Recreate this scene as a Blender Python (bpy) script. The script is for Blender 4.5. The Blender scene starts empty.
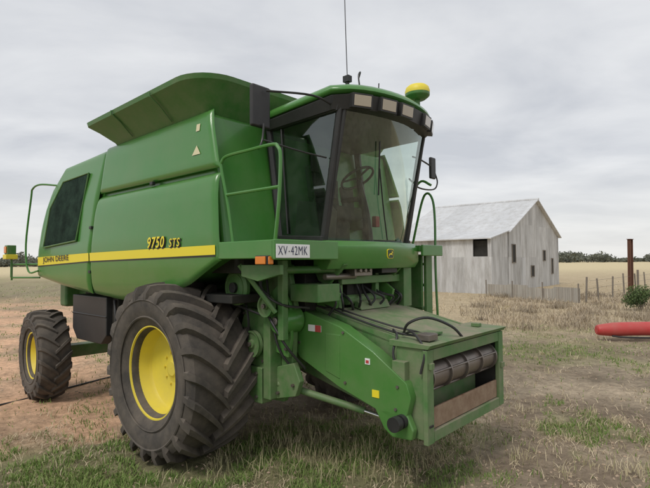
import bpy, bmesh, math, random
import numpy as np
from mathutils import Vector, Matrix
random.seed(4); rng=np.random.default_rng(7)
sc=bpy.context.scene
sc.view_settings.view_transform='Standard'
try: sc.view_settings.look='None'
except: pass
sc.view_settings.exposure=0

# ---------------------------------------------------------------- materials
def newmat(name):
    m=bpy.data.materials.new(name); m.use_nodes=True
    nt=m.node_tree; b=nt.nodes['Principled BSDF']; return m,nt,b
def N(nt,t,**k):
    n=nt.nodes.new(t)
    for a,v in k.items(): setattr(n,a,v)
    return n
def paint(name,col,rough=0.35,dirt=0.25,dirtcol=(0.32,0.27,0.20),metal=0.0,scale=2.5,bump=0.02,coat=0.0,up=0.5,low=0.0):
    m,nt,b=newmat(name); L=nt.links
    tc=N(nt,'ShaderNodeTexCoord')
    n1=N(nt,'ShaderNodeTexNoise'); n1.inputs['Scale'].default_value=scale; n1.inputs['Detail'].default_value=5; n1.inputs['Roughness'].default_value=0.68
    L.new(tc.outputs['Object'],n1.inputs['Vector'])
    mr=N(nt,'ShaderNodeMapRange'); mr.inputs['From Min'].default_value=0.35; mr.inputs['From Max'].default_value=0.8; mr.inputs['To Max'].default_value=dirt*1.6; mr.inputs['To Min'].default_value=dirt*0.2
    L.new(n1.outputs['Fac'],mr.inputs['Value'])
    geo=N(nt,'ShaderNodeNewGeometry'); sx=N(nt,'ShaderNodeSeparateXYZ'); L.new(geo.outputs['Normal'],sx.inputs[0])
    mu=N(nt,'ShaderNodeMapRange'); mu.inputs['From Min'].default_value=0.2; mu.inputs['From Max'].default_value=1.0; mu.inputs['To Max'].default_value=up*dirt*2
    L.new(sx.outputs['Z'],mu.inputs['Value'])
    mm=N(nt,'ShaderNodeMath',operation='MULTIPLY'); L.new(mu.outputs[0],mm.inputs[0]); L.new(n1.outputs['Fac'],mm.inputs[1])
    ad=N(nt,'ShaderNodeMath',operation='ADD',use_clamp=True); L.new(mr.outputs[0],ad.inputs[0]); L.new(mm.outputs[0],ad.inputs[1])
    fac=ad
    if low:
        s2=N(nt,'ShaderNodeSeparateXYZ'); L.new(geo.outputs['Position'],s2.inputs[0])
        lz=N(nt,'ShaderNodeMapRange'); lz.inputs['From Min'].default_value=2.3; lz.inputs['From Max'].default_value=.4; lz.inputs['To Max'].default_value=low*2; L.new(s2.outputs['Z'],lz.inputs['Value'])
        l2=N(nt,'ShaderNodeMath',operation='MULTIPLY'); L.new(lz.outputs[0],l2.inputs[0]); L.new(n1.outputs['Fac'],l2.inputs[1])
        fac=N(nt,'ShaderNodeMath',operation='ADD',use_clamp=True); L.new(ad.outputs[0],fac.inputs[0]); L.new(l2.outputs[0],fac.inputs[1])
    mix=N(nt,'ShaderNodeMix',data_type='RGBA'); mix.inputs['A'].default_value=(*col,1); mix.inputs['B'].default_value=(*dirtcol,1)
    L.new(fac.outputs[0],mix.inputs['Factor']); L.new(mix.outputs['Result'],b.inputs['Base Color'])
    rr=N(nt,'ShaderNodeMapRange'); rr.inputs['To Min'].default_value=rough; rr.inputs['To Max'].default_value=min(1,rough+0.5)
    L.new(fac.outputs[0],rr.inputs['Value']); L.new(rr.outputs[0],b.inputs['Roughness'])
    b.inputs['Metallic'].default_value=metal
    b.inputs['Coat Weight'].default_value=coat
    if bump>.03:
        bp=N(nt,'ShaderNodeBump'); bp.inputs['Strength'].default_value=bump*5; bp.inputs['Distance'].default_value=0.01
        L.new(n1.outputs['Fac'],bp.inputs['Height']); L.new(bp.outputs[0],b.inputs['Normal'])
    return m
GREEN=paint('green_paint',(0.046,0.215,0.028),0.27,0.10,bump=0.0,coat=0.25,low=.14)
GREEND=paint('green_paint_worn',(0.040,0.178,0.030),0.40,0.24,bump=0.05,low=.16,scale=5)
GREENT=paint('green_paint_dusty',(0.045,0.185,0.034),0.50,0.38,dirtcol=(.30,.26,.19),bump=0.08,low=.14,scale=4,up=.9)
BADGE=paint('badge_green',(0.012,0.05,0.015),0.3,0.04)
YEL=paint('yellow_paint',(0.86,0.70,0.05),0.42,0.12,bump=0,low=.12)
YSTR=paint('yellow_decal',(0.88,0.72,0.03),0.4,0.03)
CREAM=paint('cream_decal',(0.72,0.66,0.42),0.5,0.06)
BLACK=paint('black_plastic',(0.016,0.016,0.017),0.45,0.08,dirtcol=(.2,.19,.175))
DARK=paint('dark_void',(0.012,0.013,0.012),0.8,0.08)  # near-black colour standing in for shade in gaps and openings; side bracket too
RUB=paint('tyre_rubber',(0.032,0.030,0.028),0.82,0.46,dirtcol=(0.18,0.15,0.12),scale=4,bump=0.08,low=.12)
STEEL=paint('worn_steel',(0.27,0.25,0.23),0.35,0.35,dirtcol=(0.14,0.08,0.05),metal=0.8)
CHROME=paint('chrome_rod',(0.6,0.6,0.6),0.15,0.1,metal=1.0)
RUST=paint('rust_board',(0.34,0.25,0.17),0.8,0.55,dirtcol=(0.15,0.075,0.04),scale=7)
RUSTP=paint('rusty_steel',(0.14,0.06,0.035),0.85,0.4,dirtcol=(0.07,0.04,0.03))
WHITE=paint('white_decal',(0.84,0.84,0.84),0.4,0.03)
REDP=paint('red_paint',(0.52,0.03,0.035),0.42,0.2)
AMB=paint('amber_lens',(0.75,0.22,0.02),0.2,0.05)
LENS=paint('lamp_lens',(0.42,0.35,0.25),0.10,0.15,coat=0.7)
SEATM=paint('seat_cloth',(0.05,0.052,0.048),0.9,0.1)
GREYP=paint('grey_plastic',(0.16,0.155,0.14),0.6,0.1)
TRIM=paint('cab_trim',(0.06,0.06,0.055),0.8,0.1)
INK=paint('black_ink',(0.010,0.010,0.010),0.4,0.01)
BLUEI=paint('blue_ink',(0.012,0.02,0.08),0.4,0.02)
WOOD=paint('weathered_wood',(0.25,0.22,0.18),0.9,0.4,dirtcol=(0.12,0.10,0.085),scale=5)

def glassmat(name,tint,refl=0.12,dust=.15):
    m=bpy.data.materials.new(name); m.use_nodes=True; nt=m.node_tree; nt.nodes.clear(); L=nt.links
    o=N(nt,'ShaderNodeOutputMaterial'); t=N(nt,'ShaderNodeBsdfTransparent'); t.inputs[0].default_value=(*tint,1)
    g=N(nt,'ShaderNodeBsdfGlossy'); g.inputs['Roughness'].default_value=0.03; g.inputs['Color'].default_value=(0.88,0.97,0.92,1)
    d=N(nt,'ShaderNodeBsdfDiffuse'); d.inputs[0].default_value=(0.42,0.45,0.40,1)
    f=N(nt,'ShaderNodeFresnel'); f.inputs[0].default_value=1.5
    a=N(nt,'ShaderNodeMath',operation='ADD',use_clamp=True); a.inputs[1].default_value=refl; L.new(f.outputs[0],a.inputs[0])
    m1=N(nt,'ShaderNodeMixShader'); L.new(a.outputs[0],m1.inputs[0]); L.new(t.outputs[0],m1.inputs[1]); L.new(g.outputs[0],m1.inputs[2])
    tc=N(nt,'ShaderNodeTexCoord'); n=N(nt,'ShaderNodeTexNoise'); n.inputs['Scale'].default_value=5; n.inputs['Detail'].default_value=4; L.new(tc.outputs['Object'],n.inputs['Vector'])
    mr=N(nt,'ShaderNodeMapRange'); mr.inputs['From Min'].default_value=0.45; mr.inputs['From Max'].default_value=0.8; mr.inputs['To Max'].default_value=dust; mr.inputs['To Min'].default_value=0.005
    L.new(n.outputs['Fac'],mr.inputs['Value'])
    m2=N(nt,'ShaderNodeMixShader'); L.new(mr.outputs[0],m2.inputs[0]); L.new(m1.outputs[0],m2.inputs[1]); L.new(d.outputs[0],m2.inputs[2])
    L.new(m2.outputs[0],o.inputs[0]); return m
GLASS=glassmat('cab_glass',(0.86,0.94,0.89),0.08,.09)
GLASSD=glassmat('side_glass',(0.42,0.47,0.45),0.09,.06)

SCR,nt,b=newmat('screen_mesh')
tc=N(nt,'ShaderNodeTexCoord'); nz=N(nt,'ShaderNodeTexNoise'); nz.inputs['Scale'].default_value=4.0; nz.inputs['Detail'].default_value=7; nz.inputs['Roughness'].default_value=.7
nt.links.new(tc.outputs['Object'],nz.inputs['Vector'])
ck=N(nt,'ShaderNodeTexChecker'); ck.inputs['Scale'].default_value=70; nt.links.new(tc.outputs['Object'],ck.inputs['Vector'])
cr=N(nt,'ShaderNodeValToRGB'); cr.color_ramp.elements[0].color=(0.012,0.024,0.018,1); cr.color_ramp.elements[0].position=0.35; cr.color_ramp.elements[1].color=(0.045,0.085,0.06,1); cr.color_ramp.elements[1].position=0.75
mxs=N(nt,'ShaderNodeMix',data_type='RGBA',blend_type='MULTIPLY'); mxs.inputs['Factor'].default_value=.35
nt.links.new(nz.outputs['Fac'],cr.inputs[0]); nt.links.new(cr.outputs[0],mxs.inputs['A']); nt.links.new(ck.outputs['Color'],mxs.inputs['B']); nt.links.new(mxs.outputs['Result'],b.inputs['Base Color']); b.inputs['Roughness'].default_value=0.95; b.inputs['Specular IOR Level'].default_value=.1

def tinmat(name,base,stain,axis='X',scale=4.0,lo=.82):
    m,nt,b=newmat(name); L=nt.links
    tc=N(nt,'ShaderNodeTexCoord')
    sp=N(nt,'ShaderNodeSeparateXYZ'); L.new(tc.outputs['Object'],sp.inputs[0])
    w=N(nt,'ShaderNodeTexWave',bands_direction=axis); w.inputs['Scale'].default_value=scale; L.new(tc.outputs['Object'],w.inputs['Vector'])
    ax=0 if axis=='X' else 1
    fl=N(nt,'ShaderNodeMath',operation='MULTIPLY'); fl.inputs[1].default_value=1.25; L.new(sp.outputs[ax],fl.inputs[0])
    f2=N(nt,'ShaderNodeMath',operation='FLOOR'); L.new(fl.outputs[0],f2.inputs[0])
    z2=N(nt,'ShaderNodeMath',operation='MULTIPLY'); z2.inputs[1].default_value=0.45; L.new(sp.outputs['Z'],z2.inputs[0])
    z3=N(nt,'ShaderNodeMath',operation='FLOOR'); L.new(z2.outputs[0],z3.inputs[0])
    cb=N(nt,'ShaderNodeCombineXYZ'); L.new(f2.outputs[0],cb.inputs[0]); L.new(z3.outputs[0],cb.inputs[1])
    wn=N(nt,'ShaderNodeTexWhiteNoise'); L.new(cb.outputs[0],wn.inputs['Vector'])
    mp=N(nt,'ShaderNodeMapping'); mp.inputs['Scale'].default_value=(2.6,2.6,0.5); L.new(tc.outputs['Object'],mp.inputs[0])
    n=N(nt,'ShaderNodeTexNoise'); n.inputs['Scale'].default_value=1.0; n.inputs['Detail'].default_value=6; n.inputs['Roughness'].default_value=0.72; L.new(mp.outputs[0],n.inputs['Vector'])
    mr=N(nt,'ShaderNodeMapRange'); mr.inputs['From Min'].default_value=0.42; mr.inputs['From Max'].default_value=0.74; L.new(n.outputs['Fac'],mr.inputs['Value'])
    mix=N(nt,'ShaderNodeMix',data_type='RGBA'); mix.inputs['A'].default_value=(*base,1); mix.inputs['B'].default_value=(*stain,1); L.new(mr.outputs[0],mix.inputs['Factor'])
    v=N(nt,'ShaderNodeMapRange'); v.inputs['To Min'].default_value=lo; v.inputs['To Max'].default_value=1.04; L.new(wn.outputs['Value'],v.inputs['Value'])
    v2=N(nt,'ShaderNodeMapRange'); v2.inputs['To Min'].default_value=0.80; v2.inputs['To Max'].default_value=1.0; L.new(w.outputs['Fac'],v2.inputs['Value'])  # corrugation troughs shaded in the colour, in step with the bump
    mm=N(nt,'ShaderNodeMath',operation='MULTIPLY'); L.new(v.outputs[0],mm.inputs[0]); L.new(v2.outputs[0],mm.inputs[1])
    vm=N(nt,'ShaderNodeVectorMath',operation='SCALE'); L.new(mix.outputs['Result'],vm.inputs[0]); L.new(mm.outputs[0],vm.inputs['Scale'])
    L.new(vm.outputs[0],b.inputs['Base Color']); b.inputs['Roughness'].default_value=0.6; b.inputs['Metallic'].default_value=0.05
    bp=N(nt,'ShaderNodeBump'); bp.inputs['Strength'].default_value=0.5; bp.inputs['Distance'].default_value=0.03; L.new(w.outputs['Fac'],bp.inputs['Height']); L.new(bp.outputs[0],b.inputs['Normal'])
    return m
TINX=tinmat('weathered_tin_gable',(0.74,0.74,0.73),(0.40,0.38,0.35),'X',4,.78)
TINY=tinmat('weathered_tin_side',(0.72,0.72,0.71),(0.38,0.36,0.33),'Y',4,.78)
TINR=tinmat('grey_tin_roof',(0.74,0.75,0.76),(0.56,0.55,0.53),'Y',4,.90)

# ---------------------------------------------------------------- mesh builder
def catmull(pts,n=6):
    P=[Vector(p) for p in pts]; 
    if len(P)<3: return P
    P=[P[0]*2-P[1]]+P+[P[-1]*2-P[-2]]; out=[]
    for i in range(1,len(P)-2):
        for k in range(n):
            t=k/n; a,b_,c,d=P[i-1],P[i],P[i+1],P[i+2]
            out.append(0.5*((2*b_)+(c-a)*t+(2*a-5*b_+4*c-d)*t*t+(3*b_-a-3*c+d)*t**3))
    out.append(P[-2]); return out
class MB:
    def __init__(s): s.v=[];s.f=[];s.m=[]
    def add(s,vs,fs,mat=0):
        o=len(s.v); s.v+= [tuple(p) for p in vs]; s.f+=[tuple(i+o for i in f) for f in fs]; s.m+=[mat]*len(fs)
    def box(s,x0,x1,y0,y1,z0,z1,mat=0):
        s.add([(x0,y0,z0),(x1,y0,z0),(x1,y1,z0),(x0,y1,z0),(x0,y0,z1),(x1,y0,z1),(x1,y1,z1),(x0,y1,z1)],
              [(0,3,2,1),(4,5,6,7),(0,1,5,4),(1,2,6,5),(2,3,7,6),(3,0,4,7)],mat)
    def prism(s,poly,y0,y1,mat=0):
        n=len(poly)
        s.add([(x,y0,z) for x,z in poly]+[(x,y1,z) for x,z in poly],
              [tuple(range(n)),tuple(range(2*n-1,n-1,-1))]+[(i,i+n,(i+1)%n+n,(i+1)%n) for i in range(n)],mat)
    def prismx(s,poly,x0,x1,mat=0):
        n=len(poly)
        s.add([(x0,y,z) for y,z in poly]+[(x1,y,z) for y,z in poly],
              [tuple(range(n)),tuple(range(2*n-1,n-1,-1))]+[(i,i+n,(i+1)%n+n,(i+1)%n) for i in range(n)],mat)
    def tube(s,pts,r,seg=10,mat=0,smooth=True,cap=True):
        P=catmull(pts,5) if smooth else [Vector(p) for p in pts]
        R=r if callable(r) else (lambda t:r)
        n=len(P); vs=[]; up=Vector((0,0,1)); prev=None
        for i,p in enumerate(P):
            t=(P[min(i+1,n-1)]-P[max(i-1,0)]).normalized()
            if prev is None:
                a=up if abs(t.dot(up))<0.9 else Vector((1,0,0)); u=t.cross(a).normalized()
            else: u=(prev-t*prev.dot(t)).normalized()
            w=t.cross(u); prev=u; rr=R(i/(n-1))
            for k in range(seg):
                an=2*math.pi*k/seg; vs.append(p+u*math.cos(an)*rr+w*math.sin(an)*rr)
        fs=[(i*seg+k,i*seg+(k+1)%seg,(i+1)*seg+(k+1)%seg,(i+1)*seg+k) for i in range(n-1) for k in range(seg)]
        if cap: fs+=[tuple(range(seg-1,-1,-1)),tuple(range((n-1)*seg,n*seg))]
        s.add(vs,fs,mat)
    def cyl(s,p0,p1,r0,r1=None,seg=24,mat=0):
        r1=r0 if r1 is None else r1
        s.tube([p0,p1],lambda t:r0+(r1-r0)*t,seg,mat,smooth=False)
    def rev(s,prof,seg=48,c=(0,0,0),mat=0,close=True):
        vs=[];n=len(prof)
        for k in range(seg):
            a=2*math.pi*k/seg
            for r,y in prof: vs.append((c[0]+r*math.cos(a),c[1]+y,c[2]+r*math.sin(a)))
        fs=[]
        for k in range(seg):
            k2=(k+1)%seg
            for i in range(n-1): fs.append((k*n+i,k*n+i+1,k2*n+i+1,k2*n+i))
            if close: fs.append((k*n+n-1,k*n,k2*n,k2*n+n-1))
        s.add(vs,fs,mat)
    def obj(s,name,parent=None,mats=None,bevel=0,label=None,sharp=38,recalc=True,seg=2):
        me=bpy.data.meshes.new(name); me.from_pydata(s.v,[],s.f)
        for m in (mats or [GREEN]): me.materials.append(m)
        me.polygons.foreach_set('material_index',s.m)
        if recalc:
            bm=bmesh.new(); bm.from_mesh(me); bmesh.ops.recalc_face_normals(bm,faces=bm.faces); bm.to_mesh(me); bm.free()
        me.polygons.foreach_set('use_smooth',[True]*len(me.polygons))
        try: me.set_sharp_from_angle(angle=math.radians(sharp))
        except Exception: pass
        o=bpy.data.objects.new(name,me); sc.collection.objects.link(o)
        if parent: o.parent=parent
        if bevel:
            b=o.modifiers.new('bevel','BEVEL'); b.width=bevel; b.segments=seg; b.limit_method='ANGLE'; b.angle_limit=math.radians(38); b.harden_normals=True
        if label: o['label']=label
        return o
def textmesh(body,size,align='CENTER',bold=0.0,shear=0.0,sx=1.0,space=1.0):
    cu=bpy.data.curves.new('t','FONT'); cu.body=body; cu.size=size; cu.align_x=align; cu.align_y='CENTER'; cu.offset=bold*size; cu.shear=shear; cu.resolution_u=4; cu.space_character=space
    o=bpy.data.objects.new('t',cu); sc.collection.objects.link(o)
    dg=bpy.context.evaluated_depsgraph_get(); me=bpy.data.meshes.new_from_object(o.evaluated_get(dg))
    bpy.data.objects.remove(o)
    vs=[(v.co.x*sx,v.co.y) for v in me.vertices]; fs=[tuple(p.vertices) for p in me.polygons]
    return vs,fs
def empty(name,label,cat,loc=(0,0,0),rot=0,group=None):
    o=bpy.data.objects.new(name,None); sc.collection.objects.link(o); o.location=loc; o.rotation_euler=(0,0,rot)
    o['label']=label; o['category']=cat
    if group:o['group']=group
    return o
def top(o,label,cat,group=None):
    o['label']=label;o['category']=cat
    if group:o['group']=group
GZ=.06   # ground datum under the machine

# ================================================================= COMBINE
C=empty('combine_harvester','green grain combine harvester with yellow wheels standing on dry farmyard ground','combine harvester',(-0.545,6.02,0),-math.radians(42))
def plow(z): return np.interp(z,[1.5,1.62,1.75,1.95,2.25,2.6,2.74,2.80,2.84],[1.40,1.46,1.51,1.54,1.55,1.535,1.515,1.49,1.46])
def pup(z): return np.interp(z,[2.84,3.3,3.46],[1.495,1.46,1.43])
def pl(poly,t):
    P=np.array(poly,float); d=np.r_[0,np.cumsum(np.hypot(*np.diff(P,axis=0).T))]; d/=d[-1]
    return np.array([np.interp(t,d,P[:,0]),np.interp(t,d,P[:,1])])
def coons(Lf,Rt,Bt,Tp,prof,name,parent,mat,sgn=-1,nu=44,nv=26,off=0,edge=0.035,thick=True,label=None):
    mb=MB(); us=[.5-.5*math.cos(math.pi*i/nu) for i in range(nu+1)]; vsn=[.5-.5*math.cos(math.pi*i/nv) for i in range(nv+1)]
    P00=pl(Bt,0);P10=pl(Bt,1);P01=pl(Tp,0);P11=pl(Tp,1)
    LU=np.hypot(*(P10-P00)); LV=np.hypot(*(P01-P00)); verts=[]
    for v in vsn:
        for u in us:
            p=(1-v)*pl(Bt,u)+v*pl(Tp,u)+(1-u)*pl(Lf,v)+u*pl(Rt,v)-((1-u)*(1-v)*P00+u*(1-v)*P10+(1-u)*v*P01+u*v*P11)
            e=min(u*LU,(1-u)*LU,v*LV,(1-v)*LV); y=prof(p[1])+off-(edge*(1-min(1,e/0.05))**2 if edge else 0)
            verts.append((p[0],sgn*y,p[1]))
    n=nu+1
    mb.add(verts,[(j*n+i,j*n+i+1,(j+1)*n+i+1,(j+1)*n+i) for j in range(nv) for i in range(nu)])
    o=mb.obj(name,parent,[mat],label=label,sharp=60,recalc=False)
    if thick:
        s=o.modifiers.new('s','SOLIDIFY'); s.thickness=0.03; s.offset=-1 if sgn<0 else 1
    return o
mb=MB()
outline=[(-3.6,1.88),(-1.9,1.68),(-.6,1.68),(.3,1.86),(.80,2.06),(.56,3.43),(-1.6,3.42),(-2.85,3.34),(-3.2,3.05),(-3.46,2.55)]
mb.prism(outline,-1.42,1.42)
body=mb.obj('body',C,[GREEN],bevel=0.05,seg=4)
rp=lambda z:np.interp(z,[1.5,1.8,2.2,2.8,3.4],[1.46,1.53,1.545,1.51,1.42])
for sg in (-1,1):
    coons([(-1.88,1.62),(-1.70,2.83)],[(.86,2.02),(.78,2.83)],[(-1.88,1.62),(-1.2,1.57),(-.62,1.60),(0,1.70),(.354,1.80),(.86,2.02)],[(-1.70,2.83),(.78,2.83)],plow,'side_panel',body,GREEN,sg)
    coons([(-1.69,2.865),(-1.60,3.44)],[(.775,2.865),(.59,3.46)],[(-1.69,2.865),(.775,2.865)],[(-1.60,3.44),(.59,3.46)],pup,'tank_side_panel',body,GREEN,sg,nv=14)
    coons([(-3.72,1.82),(-3.70,2.05),(-3.58,2.55),(-3.32,3.06),(-2.92,3.37)],[(-1.91,1.62),(-1.63,3.42)],[(-3.72,1.82),(-2.8,1.70),(-1.91,1.62)],[(-2.92,3.37),(-1.63,3.42)],rp,'rear_side_panel',body,GREEN,sg)
scr=coons([(-3.36,2.24),(-3.2,2.8),(-2.86,3.15)],[(-2.2,2.30),(-2.03,3.17)],[(-3.36,2.24),(-2.2,2.30)],[(-2.86,3.15),(-2.03,3.17)],rp,'cooling_screen',body,SCR,-1,off=0.022,edge=0.01)
mb=MB(); fr=[(-3.36,2.24),(-3.2,2.8),(-2.86,3.15),(-2.03,3.17),(-2.2,2.30),(-3.36,2.24)]
mb.tube([(x,-rp(z)-0.02,z) for x,z in fr],0.012,6,smooth=False); mb.obj('screen_frame',body,[GREEND])
def strip(mb,x0,x1,za,zb,ha,hb,prof,off,mat=0,n=30):
    vs=[]
    for i in range(n+1):
        t=i/n; x=x0+(x1-x0)*t; z=za+(zb-za)*t; h=ha+(hb-ha)*t
        for s in (-.5,-.17,.17,.5):
            zz=z+s*h; vs.append((x,-(prof(zz)+off),zz))
    mb.add(vs,[(i*4+k,(i+1)*4+k,(i+1)*4+k+1,i*4+k+1) for i in range(n) for k in range(3)],mat)
mb=MB(); strip(mb,-1.80,.825,2.085,2.115,.10,.085,plow,.005); strip(mb,-3.64,-1.84,2.040,2.085,.125,.10,rp,.005)
mb.obj('yellow_stripe',body,[YSTR])
mb=MB(); strip(mb,-1.80,.825,2.026,2.062,.012,.012,plow,.005); strip(mb,-3.64,-1.84,1.967,2.026,.012,.012,rp,.005)
mb.obj('black_pinstripe',body,[INK])
def text_side(body_,x,z,size,prof,off,name,mat,parent,bold=.02,shear=0,sx=1,slope=0,space=1.0):
    vs,fs=textmesh(body_,size,'LEFT',bold,shear,sx,space); mb=MB()
    mb.add([(x+a,-(float(prof(z+b_+a*slope))+off),z+b_+a*slope) for a,b_ in vs],fs); return mb.obj(name,parent,[mat],recalc=False)
text_side('JOHN DEERE',-3.40,2.058,.105,rp,.013,'maker_lettering',INK,body,.010,0,1.50,.028,1.06)
text_side('9750',-.36,2.205,.155,plow,.016,'model_lettering',YSTR,body,.02,.25,1.0,.01,1.12)
text_side('9750',-.352,2.195,.155,plow,.007,'model_lettering_shadow',INK,body,.05,.25,1.0,.01,1.12)
text_side('STS',.07,2.195,.115,plow,.016,'model_suffix_lettering',YSTR,body,.01,.25,1.0,.01,1.15)
text_side('STS',.077,2.186,.115,plow,.007,'model_suffix_shadow',INK,body,.05,.25,1.0,.01,1.15)
mb=MB()
mb.add([(.36,-(pup(3.03)+.006),3.03),(.50,-(pup(3.03)+.006),3.03),(.43,-(pup(3.12)+.006),3.12)],[(0,1,2)])
mb.obj('warning_triangle_decal',body,[CREAM],recalc=False)
mb=MB(); mb.add([(.40,-(pup(3.26)+.006),3.26),(.46,-(pup(3.26)+.006),3.26),(.46,-(pup(3.33)+.006),3.33),(.40,-(pup(3.33)+.006),3.33)],[(0,1,2,3)]); mb.obj('square_decal',body,[CREAM],recalc=False)
for (x,z) in ((-1.80,2.45),(-1.84,1.9),(-.4,2.848)):
    mb=MB(); yy=plow(min(z,2.8)); mb.box(x-.03,x+.03,-yy-.008,-yy+.03,z-.018,z+.018); mb.obj('latch',body,[BLACK],bevel=.005)
mb=MB(); mb.box(-3.74,-3.5,-1.2,1.2,1.35,2.0); mb.box(-3.6,-3.0,-1.0,1.0,1.15,1.8); mb.obj('rear_hood',C,[GREEND],bevel=.04)

def ring(x0,x1,hy,z,r0,r1,n=9,zf=0):
    out=[]
    for cx,cy,r,a0 in ((x1-r1,hy-r1,r1,0),(x0+r0,hy-r0,r0,90),(x0+r0,-hy+r0,r0,180),(x1-r1,-hy+r1,r1,270)):
        for k in range(n):
            a=math.radians(a0+90*k/(n-1)); x=cx+r*math.cos(a); out.append((x,cy+r*math.sin(a),z+zf*(x-x0)/(x1-x0)))
    return out
mb=MB(); rings=[ring(-1.42,.52,1.38,3.41,.06,.12),ring(-1.46,.56,1.42,3.47,.06,.14),ring(-1.60,.66,1.56,3.59,.08,.28,zf=.03),ring(-1.69,.74,1.66,3.655,.10,.38,zf=.05),ring(-1.70,.75,1.67,3.70,.10,.38,zf=.05),ring(-1.66,.71,1.63,3.71,.10,.36,zf=.05),ring(-1.45,.53,1.40,3.54,.06,.14)]
n=len(rings[0])
mb.add([p for r in rings for p in r],[(j*n+i,j*n+(i+1)%n,(j+1)*n+(i+1)%n,(j+1)*n+i) for j in range(len(rings)-1) for i in range(n)]+[tuple(range((len(rings)-1)*n,len(rings)*n))])
ext=mb.obj('grain_tank_extension',C,[GREEND],sharp=25)
for x in (-.95,-.1):
    mb=MB(); mb.tube([(x,-1.43,3.46),(x,-1.575,3.60),(x,-1.675,3.67),(x,-1.68,3.71)],.008,6,smooth=False); mb.obj('extension_rib',ext,[GREEND])

# ---- chassis
mb=MB()
mb.prism([(-3.3,1.2),(-2.6,.95),(.4,.85),(1.0,.95),(1.0,1.75),(.3,1.9),(-3.3,1.9)],-.72,.72,0)
mb.box(-.18,.18,-1.1,1.1,.83,1.07,0)
mb.box(-3.58,-3.34,-1.3,1.3,.60,.78,0)
mb.box(-3.56,-3.36,-.3,.3,.75,1.3,0)
fp=[(.28,.95),(.62,.66),(1.0,.68),(1.12,.95),(1.16,1.6),(1.05,2.05),(.35,2.05),(.22,1.6)]
mb.prism(fp,-.90,-.84,0); mb.prism(fp,.84,.90,0)
mb.box(.35,.85,-1.04,-.9,.66,1.0,0)
mb.box(.88,.98,-1.05,-.9,.72,1.5,0)
mb.box(.92,1.0,-1.2,1.2,1.86,1.98,0)
mb.box(-1.9,.8,-1.35,1.35,1.62,1.70,1)
mb.box(-2.9,.4,-1.15,-.72,1.25,1.62,1)
mb.box(.30,.90,-1.30,-.92,1.90,2.04,1)  # added dark fill box, shade under the platform put into its colour
ch=mb.obj('chassis',C,[GREEND,DARK],bevel=.012)
mb=MB(); mb.prism([(.86,1.18),(1.14,1.12),(1.18,1.30),(1.16,1.62),(1.02,1.80),(.88,1.70)],-.97,-.93); mb.obj('cover_plate',ch,[GREEN],bevel=.008)
mb=MB(); mb.prism([(.50,1.02),(.86,.98),(.92,1.22),(.84,1.52),(.56,1.56),(.46,1.30)],-1.00,-.95); mb.obj('cover_plate',ch,[GREEND],bevel=.010)
mb=MB(); mb.prism([(.90,.70),(1.22,.78),(1.28,.92),(1.20,1.08),(.98,1.02)],-.96,-.90); mb.obj('cover_plate',ch,[GREEND],bevel=.008)
mb=MB(); mb.prism([(1.22,1.84),(1.50,1.90),(1.50,1.98),(1.00,1.98),(1.00,1.88)],-1.40,-1.36); mb.obj('angle_brace',ch,[GREEND],bevel=.004)
mb=MB(); mb.tube([(.95,-1.38,1.98),(1.16,-1.14,1.55)],.022,8,smooth=False); mb.obj('angle_brace',ch,[GREEND])
for cx,cz,r,yy in ((1.02,1.60,.10,-1.14),(.48,1.42,.075,-1.12),(.74,1.22,.13,-1.08)):
    mb=MB(); mb.rev([(.005,-.01),(r*.3,-.01),(r*.35,.012),(r*.8,.012),(r*.86,-.008),(r,-.01),(r*.93,.012),(r,.04),(.005,.04)],36,(cx,yy,cz)); mb.rev([(.004,-.035),(.022,-.035),(.022,-.01),(.004,-.01)],12,(cx,yy,cz),1); mb.obj('belt_pulley',ch,[GREYP if r<.1 else GREEND,STEEL])
mb=MB(); mb.rev([(.005,0),(.15,0),(.172,.015),(.172,.05),(.15,.065),(.005,.065)],40,(.62,-1.18,1.76)); mb.rev([(.005,-.03),(.05,-.03),(.05,0),(.005,0)],20,(.62,-1.18,1.76),1)
mb.rev([(.12,-.006),(.135,-.006),(.135,0.002),(.12,.002)],40,(.62,-1.18,1.76),0)
mb.obj('drive_pulley',ch,[GREEND,BLACK])
mb=MB(); mb.rev([(.005,-.05),(.11,-.05),(.13,-.03),(.13,.18),(.005,.18)],32,(1.08,-1.0,1.46)); mb.rev([(.005,-.09),(.04,-.09),(.04,-.05),(.005,-.05)],16,(1.08,-1.0,1.46),1); mb.obj('gearbox',ch,[GREEN,STEEL],bevel=.006)
mb=MB()
mb.cyl((.98,-.94,.86),(1.75,-.62,.68),.032); mb.cyl((1.5,-.72,.74),(2.1,-.50,.60),.02,mat=1)
mb.obj('lift_cylinder',ch,[GREEND,CHROME])
for (x,z,yy) in ((.4,1.9,-.9),(.95,1.95,-.9),(.35,1.2,-.9),(.91,1.24,-.97),(1.12,1.2,-.97),(1.10,1.64,-.97),(.92,1.66,-.97),(.55,1.08,-1.0),(.84,1.06,-1.0),(.56,1.50,-1.0),(1.0,.78,-.96),(1.2,.88,-.96)):
    mb=MB(); mb.cyl((x,yy-.025,z),(x,yy,z),.015,seg=6); mb.obj('bolt',ch,[STEEL])
for x,z in ((.42,.72),(.42,.94),(.78,.94),(.78,.72)):
    mb=MB(); mb.cyl((x,-1.06,z),(x,-1.04,z),.018,seg=6); mb.obj('bolt',ch,[STEEL])
mb=MB()
mb.box(1.14,1.21,-1.10,-1.03,1.30,2.02); mb.box(1.15,1.5,-.95,-.65,1.64,1.80); mb.cyl((1.05,-1.3,1.93),(1.42,-.55,1.93),.035)
mb.box(1.30,1.40,-.5,.5,1.78,1.86); mb.box(1.2,1.45,.50,.66,1.5,2.02); mb.box(1.3,1.36,-.5,-.44,1.5,2.0); mb.box(1.3,1.36,.1,.16,1.5,2.0)
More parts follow.
